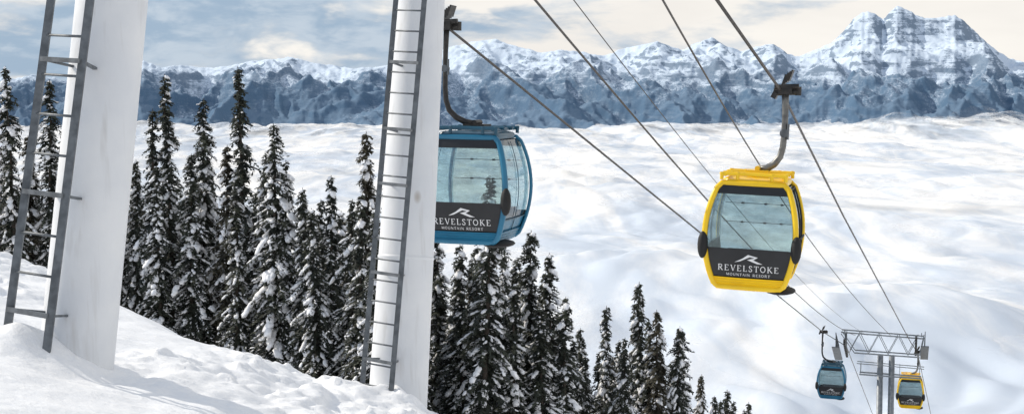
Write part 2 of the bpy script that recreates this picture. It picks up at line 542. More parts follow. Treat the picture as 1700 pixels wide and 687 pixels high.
    jt.build('bracket', M['galv'], hang)
    gm = MB(); gx = s * (hx - .02)
    gm.box((gx, 0, g + .04), (.26, .36, .16))
    gm.tube([(gx - .22, 0, g + .0), (gx + .24, 0, g + .03)], .07, n=12)
    gm.tube([(gx - .20, -.13, g + .10), (gx + .26, -.13, g + .13)], .045, n=10)
    gm.tube([(gx + .24, 0, g - .05), (gx + .24, 0, g + .12)], .06, n=10)
    for k in range(4):
        gm.box((gx - .03 + .04 * k, .02, g + .24 + .03 * k), (.028, .34, .22), Matrix.Rotation(R(18), 3, 'Y'))
    gm.box((gx - .20, 0, g - .06), (.10, .26, .12), Matrix.Rotation(R(25), 3, 'Y'))
    gm.build('grip', M['dark_steel'], hang)
    for sx in (-1, 1):
        e = MB(); c = front(sx * 1.0, .82, .035, -1)
        e.ellipsoid(c + Vector((sx * .03, 0, 0)), (.10, .11, .26), 16, 12)
        e.build('bumper', M['rubber'], root, True)
    gs = MB()
    gs.ellipsoid((.56, -.30, -.03), (.30, .50, .07), 16, 8)
    gs.tube([(.45, -.4, .02), (.45, -.4, -.05)], .05, n=8); gs.tube([(.45, .0, .02), (.45, .0, -.05)], .05, n=8)
    gs.build('guide_shoe', M['rubber'], root, True)
    for sg in (-1, 1):
        st = MB()
        zb = .46 if sg < 0 else .38
        st.box((0, sg * .50, zb), (1.15, .36, .06)); st.box((0, sg * .70, zb + .10), (1.2, .06, .26))
        st.build('seat', M['seat'], root)
    for z, w, sg in ((1.14, .72, 1), (1.52, .70, 1)):
        br = MB()
        br.tube([(-w, sg * .80, z), (w, sg * .80, z)], .006, n=6)
        for x in (-.35, .1, .42):
            br.tube([(x - .03, sg * .80, z), (x + .03, sg * .80, z)], .020, n=6)
        br.build('safety_rail', M['dark_steel'], root)
    for quads in (text_quads('REVELSTOKE', 0, .355, .115, 1.14), text_quads('MOUNTAIN RESORT', 0, .262, .050, .82)):
        lm = MB(); k = 0
        for q in quads:
            k += 1
            vs = []
            for x, z in q:
                u = x / ca(z); vs.append(front(u, z, .010 + .0002 * (k % 12), -1))
            lm.add(vs, [(0, 1, 2, 3)])
        lm.build('lettering', M['letter'], root)
    # emblem: low angular peak with a leg running down to the right
    em = MB(); k = 0
    ew, eh, ez = .42, .165, .515
    polys = [
        [(-.12, .06), (.24, .54), (.40, .54), (.14, .20)],
        [(.24, .54), (.48, 1.0), (.56, .74), (.40, .54)],
        [(.48, 1.0), (.92, .74), (.78, .64), (.56, .74)],
        [(.92, .74), (.72, .40), (.44, .40), (.78, .64)],
        [(.72, .40), (1.14, -.02), (.90, -.02), (.44, .40)],
    ]
    for q in polys:
        k += 1
        vs = []
        for x, z in q:
            XX = (x - .5) * ew; ZZ = ez + z * eh
            vs.append(front(XX / ca(ZZ), ZZ, .011 + .0004 * k, -1))
        em.add(vs, [(0, 1, 2, 3)])
    em.build('emblem', M['letter'], root)
    return root

YAW = R(-16)
cabY = make_cabin('large yellow gondola cabin with black lower panel, hanging near the centre right', M['yellow'], M['yellow'], 1, 3.74, .46)
cabY.location = P(1249, 472, 27.4); cabY.rotation_euler = (0, R(2.2), YAW)
cabB = make_cabin('large blue gondola cabin partly hidden behind the white tower with the narrow ladder', M['blue'], M['dark_blue'], -1, 4.08, .66)
cabB.location = P(790, 397, 27.4); cabB.rotation_euler = (0, R(.8), YAW)
farB = copy_tree(cabB); farB.location = P(1380, 657, 90)
farB['label'] = 'small distant blue gondola cabin hanging left of the far lattice-topped tower'
farY = copy_tree(cabY); farY.location = P(1511, 673, 97); farY.rotation_euler = (0, 0, YAW)
farY['label'] = 'small distant yellow gondola cabin hanging at the right end of the far tower'
for o in (farB, farY):
    for ch in o.children:
        if ch.name.split('.')[0] == 'window':
            ch.material_slots[0].link = 'OBJECT'; ch.material_slots[0].material = M['glass_far']

def wpt(o, p):
    mtx = Matrix.Translation(o.location) @ o.rotation_euler.to_matrix().to_4x4()
    return mtx @ Vector(p)
gY = wpt(cabY, (.36, 0, 3.76)); gB = wpt(cabB, (-.64, 0, 4.10))
gfB = wpt(farB, (-.64, 0, 4.10)); gfY = wpt(farY, (.40, 0, 3.76))

# ------------------------------------------------------------------ ropes
def quad_curve(p0, p1, p2, n=40, ext=0.0):
    t1 = (p1.y - p0.y) / (p2.y - p0.y)
    out = []
    for i in range(n + 1):
        t = -ext + (1 + ext) * i / n
        l0 = (t - t1) * (t - 1) / (t1)
        l1 = t * (t - 1) / (t1 * (t1 - 1))
        l2 = t * (t - t1) / (1 - t1)
        out.append(p0 * l0 + p1 * l1 + p2 * l2)
    return out
def rope(name, pts, r, label, cat):
    mb = MB(); mb.tube(pts, r, n=8)
    o = mb.build(name, M['rope'], None, True)
    tag(o, label, cat)
    return o
tl, tr = P(1405, 574, 95), P(1512, 568, 94)
near = gB + (gB - P(1160, 383, 47)).normalized() * 14
ptsA = [near] + quad_curve(gB, P(1160, 384, 47), gfB, 30) + [tl, P(1450, 690, 135), P(1482, 780, 175)]
rope('haul_rope', ptsA, .027, 'thick lift rope carrying the blue cabins down to the far tower', 'lift rope')
near = gY + (P(1190, 0, 20.2) - gY).normalized() * 16
ptsE = [near, gY, P(1400, 358, 45), tr, gfY, P(1546, 690, 135), P(1562, 780, 170)]
rope('haul_rope', ptsE, .027, 'thick lift rope running through the grip of the large yellow cabin', 'lift rope')
def far_cable(name, a, b_, c, r, label):
    p = quad_curve(P(*a), P(*b_), P(*c), 40)
    e = p[0] + (p[0] - p[1]).normalized() * 6
    rope(name, [e] + p, r, label, 'cable')
far_cable('cable', (888, 0, 18), (1175, 333, 32), (1420, 556, 94), .017, 'leftmost of the three dark cables that cross behind the yellow cabin')
far_cable('cable', (952, 0, 20), (1185, 298, 33), (1440, 556, 94), .008, 'thinnest faintest cable, the middle one of the three crossing behind the yellow cabin')
far_cable('cable', (1100, 0, 19), (1265, 280, 34), (1478, 556, 94), .016, 'dark cable dropping behind the roof of the yellow cabin, just left of its grip')

# ------------------------------------------------------------------ far lift tower
S = 94 / F
base = P(1466, 700, 94); gz = terrain(base.x, base.y)
tw = empty('lift_tower', (base.x, base.y, gz))
tw.rotation_euler = (0, 0, YAW)
tag(tw, 'small distant grey steel tower with lattice crossarm, between the two small cabins', 'lift tower')
def Z(py): return (700 - py) * S + (base.z - gz)
def X(px): return (px - 1466) * S * 1.04
for x in (-.26, .48):
    mb = MB(); mb.tube([(x, 0, -.5), (x, 0, Z(588))], [.27, .19], n=20)
    mb.build('column', M['galv_light'], tw, True)
arm = MB()
for y in (-.55, .55):
    z1, z0 = Z(553), Z(584)
    arm.beam((X(1399), y, z1 + .1), (X(1526), y, z1 - .1), .08, .08)
    arm.beam((X(1420), y, z0), (X(1520), y, z0 - .1), .08, .08)
    n = 7
    for i in range(n):
        xa = X(1412 + i * 15); xb = X(1412 + (i + 1) * 15)
        if i % 2: arm.beam((xa, y, z1), (xb, y, z0), .04, .04)
        else: arm.beam((xa, y, z0), (xb, y, z1), .04, .04)
    arm.beam((X(1399), y, z1), (X(1420), y, z0), .05, .05)
    arm.beam((X(1526), y, z1), (X(1520), y, z0), .05, .05)
for i in range(9):
    x = X(1402 + i * 15.2); arm.beam((x, -.55, Z(553)), (x, .55, Z(553)), .04, .04)
for px, h in ((1404, 5), (1430, 4), (1500, 5), (1522, 7)):
    arm.beam((X(px), -.55, Z(553)), (X(px), -.55, Z(553 - h)), .05, .05)
arm.build('crossarm', M['galv_light'], tw)
arm = MB()
for y in (-.4, .4):
    arm.beam((X(1424), y, Z(602)), (X(1527), y, Z(606)), .05, .05)
    arm.beam((X(1428), y, Z(620)), (X(1523), y, Z(622)), .09, .09)
    for i in range(4):
        xa = X(1430 + i * 30); arm.beam((xa, y, Z(603)), (xa, y, Z(621)), .03, .03)
arm.build('lower_crossarm', M['galv_light'], tw)
for xx, zz in ((X(1406), Z(574)), (X(1514), Z(566))):
    sb = MB()
    sb.beam((xx, -2.3, zz - .25 + 2.3 * .36), (xx, 2.3, zz - .25 - 2.3 * .36), .18, .14, ref=(1, 0, 0))
    sb.beam((xx, 0, zz - .3), (xx, 0, Z(553)), .14, .14)
    tr_ = sb.build('sheave_train', M['galv'], tw)
    for k in range(8):
        y = -2.1 + .6 * k
        wb = MB(); wb.tube([(xx - .07, y, zz - .22 - .36 * y), (xx + .07, y, zz - .22 - .36 * y)], .22, n=14)
        wb.build('wheel', M['dark_steel'], tr_)
    cw = MB()
    ox = xx + (-.55 if xx < 0 else .55)
    cw.beam((ox, -2.2, zz - .6 + .8), (ox, 2.2, zz - .6 - .8), .5, .06, ref=(0, 0, 1))
    for k in range(6):
        y = -2.1 + .84 * k
        cw.beam((ox, y, zz - .6 - .36 * y), (ox, y, zz + .35 - .36 * y), .045, .045)
    for h in (-.05, .35): cw.beam((ox, -2.2, zz + h + .8), (ox, 2.2, zz + h - .8), .045, .045)
    cw.build('catwalk', M['galv'], tw)

# ------------------------------------------------------------------ trees
def make_tree(seed, Hn=15.0, Rn=1.15, snow=.45, dense=1.0, needles='needles'):
    rnd = random.Random(seed)
    cr = MB(); sn = MB(); tk = MB()
    wob = [Vector((rnd.uniform(-.06, .06), rnd.uniform(-.06, .06), 0)) for _ in range(9)]
    pts = [Vector((0, 0, Hn * i / 8)) + wob[i] * (i > 0) * (i < 8) for i in range(9)]
    tk.tube(pts, [.17 * (1 - i / 8) ** .9 + .012 for i in range(9)], n=8)
    nb = int(Hn * 20 * dense)
    for i in range(nb):
        u = (i + rnd.random()) / nb
        u = .03 + .965 * u
        z = Hn * u
        phi = rnd.uniform(0, 2 * math.pi)
        prof = Rn * min(1, (1 - u) ** .66 * 1.0) * (.75 + .25 * min(1, u / .15))
        cl = .82 + .95 * noise.noise(Vector((math.cos(phi) * .9 + seed * 3.1, math.sin(phi) * .9, z * .7)))
        L = prof * max(.3, cl) * rnd.uniform(.65, 1.25) + .10
        d = Vector((math.cos(phi), math.sin(phi), 0)); pr = Vector((-d.y, d.x, 0))
        dr0 = .0 + .35 * (1 - u); dr1 = .34 + rnd.uniform(0, .45)
        def pos(s): return Vector((0, 0, z)) + d * (L * s) + Vector((0, 0, -L * (dr0 * s + dr1 * s * s)))
        npt = 4 + int(L * 6.5)
        for k in range(npt):
            s = (k + .5 + rnd.uniform(-.3, .3)) / npt
            p = pos(s)
            w = .36 * (1 - .45 * s) * (.55 + .45 * min(1, L))
            for sg in (-1, 1):
                td = (d * rnd.uniform(.25, .8) + pr * sg * rnd.uniform(.5, 1) + Vector((0, 0, -rnd.uniform(.15, .65)))).normalized()
                ll = w * rnd.uniform(.7, 1.25)
                nrm = td.cross(Vector((rnd.uniform(-.4, .4), rnd.uniform(-.4, .4), 1))).normalized() * (.045 + .035 * rnd.random())
                cr.add([p, p + td * ll * .5 + nrm, p + td * ll, p + td * ll * .5 - nrm], [(0, 1, 2, 3)])
            if rnd.random() < .6:
                td = (d * rnd.uniform(-.2, .5) + pr * rnd.uniform(-.4, .4) + Vector((0, 0, -1))).normalized()
                ll = rnd.uniform(.14, .36) * (.5 + .5 * min(1, L))
                nrm = (pr + d * rnd.uniform(-.6, .6)).normalized() * .055
                cr.add([p, p + td * ll * .5 + nrm, p + td * ll, p + td * ll * .5 - nrm], [(0, 1, 2, 3)])
            # light frost lying along the twigs
            if rnd.random() < .52 * snow * (1.2 - u) and s > .3:
                td = (d * rnd.uniform(.5, 1) + pr * rnd.uniform(-.7, .7) + Vector((0, 0, -rnd.uniform(.1, .5)))).normalized()
                sd = td.cross(Vector((0, 0, 1))).normalized()
                sn.ellipsoid(p + td * .07 + Vector((0, 0, .03)), (rnd.uniform(.08, .18), rnd.uniform(.025, .06), .03), 5, 3,
                             Matrix((td, sd, td.cross(sd))).transposed(), .35, rnd)
        tip = pos(1.0)
        cr.add([pos(.7) + pr * .05, tip + d * .12, pos(.7) - pr * .05, pos(.4)], [(0, 1, 2, 3)])
        sm = noise.noise(Vector((math.cos(phi) * 1.1 + seed * 1.7, math.sin(phi) * 1.1, z * .6 + 40)))
        pz = snow * 1.15 * (1.0 - .75 * max(0, (u - .62) / .38)) * (1 + 1.2 * sm)
        if rnd.random() < pz:
            # a drooping pillow of snow that follows the branch
            big = rnd.random() ** 2.2
            s0 = rnd.uniform(.25, .6); n_ = 2 + int(2.4 * big + rnd.random())
            for q_ in range(n_):
                s = min(1.02, s0 + .15 * q_ * (.7 + .6 * rnd.random()))
                p = pos(s); q = pos(min(1.1, s + .15))
                tdir = (q - p).normalized()
                zv = tdir.cross(pr).normalized()
                if zv.z < 0: zv = -zv
                rot = Matrix((tdir, pr, zv)).transposed()
                ln = (.10 + .15 * big) * (.6 + .45 * min(1.1, L))
                wd = (.055 + .13 * big) * (.6 + .45 * min(1.1, L))
                sn.ellipsoid(p + pr * rnd.uniform(-.08, .08) + Vector((0, 0, .04)), (ln, wd, .04 + .055 * big), 7, 5, rot, .38, rnd)
    for k in range(12):
        z = Hn - .05 - .09 * k
        for q in range(3):
            a = rnd.uniform(0, 6.28); td = Vector((math.cos(a), math.sin(a), rnd.uniform(-.5, .5)))
            pr = Vector((-td.y, td.x, 0)) * .03
            ll = .05 + .02 * k
            p = Vector((0, 0, z))
            cr.add([p, p + td * ll * .5 + pr, p + td * ll, p + td * ll * .5 - pr], [(0, 1, 2, 3)])
    root = empty('spruce_tree', (0, 0, 0))
    tk.build('trunk', M['bark'], root, True)
    nf = len(cr.f)
    cr.add(sn.v, sn.f)
    o = cr.build('crown', M[needles], root)
    o.data.materials.append(M['tree_snow'])
    tot = len(o.data.polygons)
    o.data.polygons.foreach_set('material_index', [0] * nf + [1] * (tot - nf))
    o.data.polygons.foreach_set('use_smooth', [False] * nf + [True] * (tot - nf))
    return root

protos = [make_tree(1, 15, 1.65, .54), make_tree(2, 15, 1.3, .36), make_tree(3, 15, 1.8, .72, 1.1), make_tree(4, 15, 1.85, .38, 1.2, 'needles_b'),
          make_tree(5, 15, 1.15, .30, .95), make_tree(6, 15, 1.95, .52, 1.2), make_tree(7, 15, 1.55, .64), make_tree(8, 15, 1.45, .46, 1.05)]
used = set()
rnd = random.Random(99)
def place(px, py, H, var, label, group=None, wide=1.0):
    lo, hi = 24.0, 260.0
    for _ in range(50):
        D = (lo + hi) / 2
        p = P(px, py, D)
        if p.z - terrain(p.x, p.y) < H: lo = D
        else: hi = D
    p = P(px, py, D)
    base_z = terrain(p.x, p.y)
    o = protos[var] if var not in used else copy_tree(protos[var])
    used.add(var)
    k = H / 15.0
    o.location = (p.x, p.y, base_z - .15)
    w = k ** .7 * wide * rnd.uniform(.88, 1.12)
    o.scale = (w, w, (H + .15) / 15.0)
    o.rotation_euler = (R(rnd.uniform(-1.5, 1.5)), R(rnd.uniform(-1.5, 1.5)), rnd.uniform(0, 6.28))
    tag(o, label, 'spruce tree', group)
    return o
T = [
 (20, 110, 14.5, 0, 'tall snowy spruce at the far left edge, left of the wide ladder'),
 (75, 132, 14.5, 1, 'slim spruce seen through the wide ladder of the left tower'),
 (245, 180, 14, 4, 'thin dark-topped spruce just right of the thick left tower'),
 (287, 123, 16, 1, 'tall dark-topped spire spruce, second tallest between the two white towers'),
 (335, 163, 15, 2, 'heavily snow-loaded spruce between the two tallest spires left of centre'),
 (410, 110, 17, 4, 'tallest spruce of all, with a thin bare dark spire, between the white towers'),
 (455, 205, 14, 2, 'snow-clumped spruce just right of the tallest spire tree'),
 (487, 265, 13, 0, 'medium spruce two trees right of the tallest spire tree'),
 (550, 290, 13, 1, 'narrow spruce left of the broad dark spruce by the narrow ladder'),
 (607, 218, 16, 3, 'broad dark brownish spruce with little snow, beside the narrow ladder'),
 (800, 290, 15, 0, 'spruce whose top shows through the near blue cabin windows'),
 (870, 380, 15, 5, 'spruce with its tip at the lower right corner of the near blue cabin'),
 (920, 420, 14, 1, 'slim spire spruce, first one standing clear right of the blue cabin'),
 (1000, 505, 14, 6, 'snowy spruce alone against the clouds, left of the tallest lower right tree'),
 (1055, 465, 16, 5, 'tallest and broadest spruce of the right hand clump below the yellow cabin'),
 (1097, 514, 14, 3, 'slim spruce right beside the tallest tree of the right hand clump'),
 (1145, 543, 14, 6, 'rightmost large spruce of the clump, nearest the far lift tower'),
 (1207, 647, 17, 1, 'small spruce tip peeking over the bottom edge left of the far lift tower'),
 (1253, 665, 18, 4, 'loneliest tiny treetop at the bottom edge, nearest the far lift tower'),
]
for px, py, H, v, lb in T:
    place(px, py, H, v, lb)
gl = 'snow-dusted spruce seen at the far left, behind the wide ladder and left tower'
gm_ = 'shorter snowy spruce packed among the tall ones between the two white towers'
gc = 'crowded snowy spruce below the near blue cabin, right of the second tower'
gr = 'smaller spruce filling the right hand clump below the yellow cabin'
gt = 'tiny treetop in the row along the bottom edge, right of the clump'
fill = []
for px, py, H in ((-25, 160, 13), (48, 225, 12), (5, 260, 11), (100, 215, 12), (130, 190, 13), (165, 240, 12), (60, 300, 10), (30, 320, 9.5), (185, 300, 11), (85, 290, 11)):
    fill.append((px, py, H, gl, 'spruces at the far left'))
for px, py, H in ((222, 265, 12), (205, 330, 10), (262, 275, 11), (312, 255, 12), (375, 240, 13), (350, 320, 11), (432, 255, 13), (393, 300, 11), (512, 310, 12), (470, 330, 11), (530, 345, 11), (575, 330, 12), (590, 320, 12), (640, 260, 14), (630, 350, 11), (665, 300, 14), (690, 340, 13),
                  (300, 370, 10), (410, 390, 10), (480, 420, 10), (505, 430, 10), (545, 440, 10), (570, 430, 10.5), (610, 440, 10.5), (525, 490, 9), (590, 500, 9.5), (650, 470, 10.5),
                  (240, 340, 13), (285, 330, 14), (325, 345, 14), (372, 340, 14), (415, 320, 15), (447, 340, 14), (498, 370, 14), (538, 390, 13), (562, 360, 14), (600, 400, 13), (620, 410, 13), (463, 380, 13),
                  (232, 300, 15), (258, 355, 14), (303, 320, 16), (345, 300, 16), (392, 360, 15), (430, 370, 15), (476, 350, 16), (520, 375, 15), (545, 350, 16), (580, 385, 15), (497, 335, 15), (560, 410, 14), (640, 390, 15),
                  (275, 300, 18), (360, 290, 18), (385, 320, 18), (445, 310, 18), (530, 330, 18), (508, 355, 17), (574, 350, 18), (318, 310, 18), (215, 330, 16)):
    fill.append((px, py, H, gm_, 'shorter spruces between the white towers'))
for px, py, H in ((735, 385, 14), (757, 405, 13), (722, 450, 12), (782, 408, 13), (835, 420, 13), (852, 470, 11.5), (893, 450, 13), (937, 490, 12), (905, 510, 11), (820, 470, 11.5), (770, 480, 11), (740, 520, 10), (800, 530, 10.5), (850, 550, 10.5), (880, 540, 11), (925, 560, 11), (958, 563, 11.5), (980, 590, 11), (945, 620, 10.5),
                  (712, 400, 14), (747, 440, 13), (728, 480, 12), (815, 415, 14.5), (790, 450, 13), (860, 430, 14), (760, 510, 12), (905, 470, 13.5), (835, 510, 12.5), (882, 490, 13), (776, 430, 16), (848, 455, 16), (918, 520, 15), (950, 580, 14), (962, 545, 15), (972, 600, 15)):
    fill.append((px, py, H, gc, 'spruces below the blue cabin'))
for px, py, H in ((1020, 563, 13), (1038, 560, 12), (1078, 530, 13.5), (1117, 540, 13.5), (1030, 610, 11), (1068, 590, 12), (1105, 590, 12), (1130, 590, 12.5), (1165, 625, 13), (1010, 640, 11), (1085, 630, 11.5), (1055, 560, 12.5), (988, 585, 14), (1014, 590, 15), (1040, 600, 15), (1088, 570, 16), (1125, 600, 16), (1155, 620, 15)):
    fill.append((px, py, H, gr, 'smaller spruces of the right hand clump'))
for px, py, H in ((1190, 662, 16), (1223, 664, 17), (1180, 655, 15), (1236, 678, 17)):
    fill.append((px, py, H, gt, 'tiny treetops on the bottom edge'))
for i, (px, py, H, lb, g) in enumerate(fill):
    v = rnd.choice([0, 1, 2, 3, 5, 6, 7, 7])
    place(px, py, H, v, lb, g, 1.0 if px < 960 else .85)

# ------------------------------------------------------------------ shader helpers bound to the current node tree
def mth(op, a, bb=None, c=None):
    q = n.new('ShaderNodeMath'); q.operation = op
    for i, v in enumerate((a, bb, c)):
        if v is None: continue
        if isinstance(v, (int, float)): q.inputs[i].default_value = v
        else: l.new(v, q.inputs[i])
    return q.outputs[0]
def nse(scale, detail=6, rough=.6, dist=0.0, loc=(0, 0, 0), out='Object'):
    mpp = n.new('ShaderNodeMapping'); mpp.inputs['Scale'].default_value = scale; mpp.inputs['Location'].default_value = loc
    l.new(tc.outputs[out], mpp.inputs['Vector'])
    q = n.new('ShaderNodeTexNoise'); q.inputs['Scale'].default_value = 1; q.inputs['Detail'].default_value = detail; q.inputs['Roughness'].default_value = rough
    q.inputs['Distortion'].default_value = dist
    l.new(mpp.outputs[0], q.inputs['Vector']); return q.outputs['Fac']
def sst(v, a, bb, to=1.0):
    q = n.new('ShaderNodeMapRange'); q.interpolation_type = 'SMOOTHSTEP'
    l.new(v, q.inputs['Value']); q.inputs['From Min'].default_value = a; q.inputs['From Max'].default_value = bb
    q.inputs['To Max'].default_value = to
    return q.outputs['Result']
def mixc(f, a, bb):
    q = n.new('ShaderNodeMixRGB')
    l.new(f, q.inputs['Fac'])
    for i, v in ((1, a), (2, bb)):
        if isinstance(v, tuple): q.inputs[i].default_value = (*v, 1)
        else: l.new(v, q.inputs[i])
    return q.outputs[0]

# ------------------------------------------------------------------ cloud sea
def puff(v):
    a = noise.noise(v); return math.sqrt(a * a + .014)
def cloud_h(x, y, D):
    w = noise.noise(Vector((x / 1600, y / 2200, 7)))
    w2 = noise.noise(Vector((x / 400, y / 400, 17)))
    h = 52 * noise.fractal(Vector((x / 800, y / 1600, 0)), 1.0, 2.0, 2)
    amt = .30 + .9 * smooth01(noise.noise(Vector((x / 700, y / 1500, 33))) * 1.6 + .5)
    h += amt * 38 * puff(Vector((x / 300 + w, y / 620, 3)))
    h += amt * 24 * puff(Vector((x / 130 + .5 * w2, y / 260, 5)))
    if D < 9000:
        h += amt * 12 * puff(Vector((x / 58 + w2, y / 110, 8)))
    if D > 8500:
        k = smooth01((D - 8500) / 5000)
        rgt = .55 + 1.2 * smooth01((x / y - .16) / .17)
        pf = noise.fractal(Vector((x / 620, y / 3200, 21)), .9, 2.1, 4)
        h += k * rgt * (45 + 130 * pf)
    return h
def polar(naz, nd, Da, Db, amax, fn):
    v = []
    for j in range(nd + 1):
        D = Da * (Db / Da) ** (j / nd)
        for i in range(naz + 1):
            a = R(-amax + 2 * amax * i / naz)
            x, y = D * math.sin(a), D * math.cos(a)
            v.append((x, y, fn(x, y, D)))
    f = [(j * (naz + 1) + i, j * (naz + 1) + i + 1, (j + 1) * (naz + 1) + i + 1, (j + 1) * (naz + 1) + i) for j in range(nd) for i in range(naz)]
    b_ = MB(); b_.v = v; b_.f = f
    return b_
m, n, l, b = new_mat('cloud')
b.inputs['Roughness'].default_value = 1.0
b.inputs['Specular IOR Level'].default_value = 0
b.subsurface_method = 'BURLEY'
b.inputs['Subsurface Weight'].default_value = .9
b.inputs['Subsurface Radius'].default_value = (1.0, 1.0, 1.0)
b.inputs['Subsurface Scale'].default_value = 55.0
tc = n.new('ShaderNodeTexCoord')
sp = n.new('ShaderNodeSeparateXYZ'); l.new(tc.outputs['Object'], sp.inputs[0])
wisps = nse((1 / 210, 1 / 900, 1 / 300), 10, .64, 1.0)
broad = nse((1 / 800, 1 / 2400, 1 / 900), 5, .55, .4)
thin = sst(mth('ADD', mth('MULTIPLY', wisps, .55), mth('MULTIPLY', broad, .45)), .40, .58)  # mask for self-shadow painted into the cloud colour: low values go grey-blue
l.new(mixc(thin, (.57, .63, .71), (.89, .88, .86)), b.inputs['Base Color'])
far = sst(sp.outputs['Y'], 7500, 12000)
fray = nse((1 / 300, 1 / 2600, 1 / 110), 9, .64, .8, (5, 2, 0))
hgt = mth('SUBTRACT', mth('ADD', sp.outputs['Z'], 290), mth('MULTIPLY', mth('SUBTRACT', fray, .5), 460))
alpha = mth('SUBTRACT', 1.0, mth('MULTIPLY', far, sst(hgt, -10, 200, .98)))
t = n.new('ShaderNodeBsdfTransparent'); mx = n.new('ShaderNodeMixShader')
l.new(alpha, mx.inputs['Fac']); l.new(t.outputs[0], mx.inputs[1]); l.new(b.outputs[0], mx.inputs[2])
l.new(mx.outputs[0], n['Material Output'].inputs['Surface'])
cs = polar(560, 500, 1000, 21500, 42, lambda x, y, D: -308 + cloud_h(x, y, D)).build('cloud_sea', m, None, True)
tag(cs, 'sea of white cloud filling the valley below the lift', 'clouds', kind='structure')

# a thin veil of mist floating above the cloud sea
def mist(z0, Da, Db, amp, cover, strength, seed, sc):
    global m, n, l, b, tc
    m, n, l, b = new_mat('mist')
    b.inputs['Base Color'].default_value = (.87, .865, .86, 1)
    b.inputs['Roughness'].default_value = 1; b.inputs['Specular IOR Level'].default_value = 0
    tc = n.new('ShaderNodeTexCoord')
    fac = sst(nse(sc, 10, .66, 1.0, (seed, seed * 2, 0)), cover, cover + .24, strength)
    ln = n.new('ShaderNodeVectorMath'); ln.operation = 'LENGTH'; l.new(tc.outputs['Object'], ln.inputs[0])
    fac = mth('MULTIPLY', fac, sst(ln.outputs['Value'], Da * 1.05, Da * 1.6))
    fac = mth('MULTIPLY', fac, mth('SUBTRACT', 1.0, sst(ln.outputs['Value'], Db * .6, Db * .95)))
    t = n.new('ShaderNodeBsdfTransparent')
    mx = n.new('ShaderNodeMixShader')
    l.new(fac, mx.inputs['Fac']); l.new(t.outputs[0], mx.inputs[1]); l.new(b.outputs[0], mx.inputs[2])
    l.new(mx.outputs[0], n['Material Output'].inputs['Surface'])
    o = polar(150, 130, Da, Db, 42, lambda x, y, D: z0 + amp * noise.noise(Vector((x / 1200 + seed, y / 2600, seed)))).build('mist_layer', m, None, True)
    tag(o, 'thin veil of mist drifting over the cloud sea', 'mist', kind='structure')
mist(-258, 1100, 12500, 12, .47, .65, 3.1, (1 / 360, 1 / 1100, 0))

# ------------------------------------------------------------------ mountains
RIDGE = [(-900, 120), (-300, 95), (-100, 118), (0, 130), (60, 124), (110, 132), (150, 138), (200, 120), (240, 100), (270, 112), (300, 108), (350, 114), (400, 106), (440, 98), (480, 94), (520, 104), (560, 110), (590, 114), (640, 110), (700, 90), (750, 78), (785, 70), (820, 66), (860, 78), (900, 88), (930, 84), (960, 86), (1000, 90), (1040, 80), (1090, 70), (1130, 82), (1180, 63), (1205, 78), (1230, 86), (1255, 78), (1282, 73), (1305, 90), (1325, 94), (1350, 84), (1375, 74), (1398, 52), (1412, 34), (1428, 22), (1448, 24), (1462, 34), (1468, 27), (1485, 11), (1500, 18), (1515, 26), (1530, 32), (1550, 32), (1580, 27), (1597, 38), (1617, 56), (1645, 78), (1672, 98), (1700, 104), (1800, 120), (2000, 95), (2600, 110)]
def ridge(px):
    for (a, b), (c, d) in zip(RIDGE, RIDGE[1:]):
        if px <= c:
            return b + (d - b) * (px - a) / (c - a)
    return 110
D0, D1 = 14500.0, 20500.0
NPX = 1400
pxs = [-600 + 3000 * i / NPX for i in range(NPX + 1)]
NT = 210
mv = []; spur = []
for j in range(NT + 1):
    t = j / NT * 1.14
    for px in pxs:
        D = D0 + (D1 - D0) * t
        x = (px - 850) / F * D; y = D
        ry = ridge(px) + 1.8 * noise.noise(Vector((px / 17, 2, 0))) + 1.3 * noise.noise(Vector((px / 6, 7, 0)))
        hr = (170 - ry) / F * D1
        wx = 420 * noise.noise(Vector((x / 2200, y / 2200, 4))) + 140 * noise.noise(Vector((x / 700, y / 700, 14)))
        wy = 300 * noise.noise(Vector((x / 1500, y / 1500, 24)))
        r1 = 1 - abs(noise.noise(Vector(((x + wx + .25 * y) / 1150, (y + wy) / 3000, 1.3)))) * 2.2
        r2 = 1 - abs(noise.noise(Vector(((x + wx - .35 * y) / 480, (y + wy) / 1100, 7.7)))) * 2.2
        r3 = 1 - abs(noise.noise(Vector(((x + .5 * wx + .3 * y) / 200, (y + wy) / 480, 3.7)))) * 2.2
        spur.append(r1 * .25 + r2 * .40 + r3 * .35)
        if t <= 1:
            fn = noise.fractal(Vector((x / 160, y / 200, 8)), .75, 2.1, 5)
            env = math.sin(math.pi * min(1, t * .96 + .02)) ** .8
            big_pk = smooth01((hr - 850) / 300)
            g = t ** 1.08
            g = g * (1 - big_pk) + big_pk * (.74 * t ** .95 + .13 * smooth01((t - .62) / .12) + .13 * smooth01((t - .83) / .12))
            sf = 1 - .5 * big_pk * smooth01((t - .4) / .3)
            z = -560 + (hr + 560) * g + sf * ((r1 - .35) * 330 * env + (r2 - .35) * 145 * (env * .8 + .2 * t)) + (r3 - .35) * 60 * (.35 + .65 * env) + fn * 40 * (.4 + .6 * env)
            lim = hr - (1 - t) * 300
            if z > lim: z = lim - (z - lim) * .15
        else:
            z = hr - (t - 1) * 6500
        mv.append((x, y, z))
nm = len(pxs)
mf = [(j * nm + i, j * nm + i + 1, (j + 1) * nm + i + 1, (j + 1) * nm + i) for j in range(NT) for i in range(nm - 1)]
m, n, l, b = new_mat('mountain')
b.inputs['Roughness'].default_value = .95
b.inputs['Specular IOR Level'].default_value = 0.1
tc = n.new('ShaderNodeTexCoord')
geo = n.new('ShaderNodeNewGeometry')
at = n.new('ShaderNodeAttribute'); at.attribute_name = 'spur'
sp = n.new('ShaderNodeSeparateXYZ'); l.new(tc.outputs['Object'], sp.inputs[0])
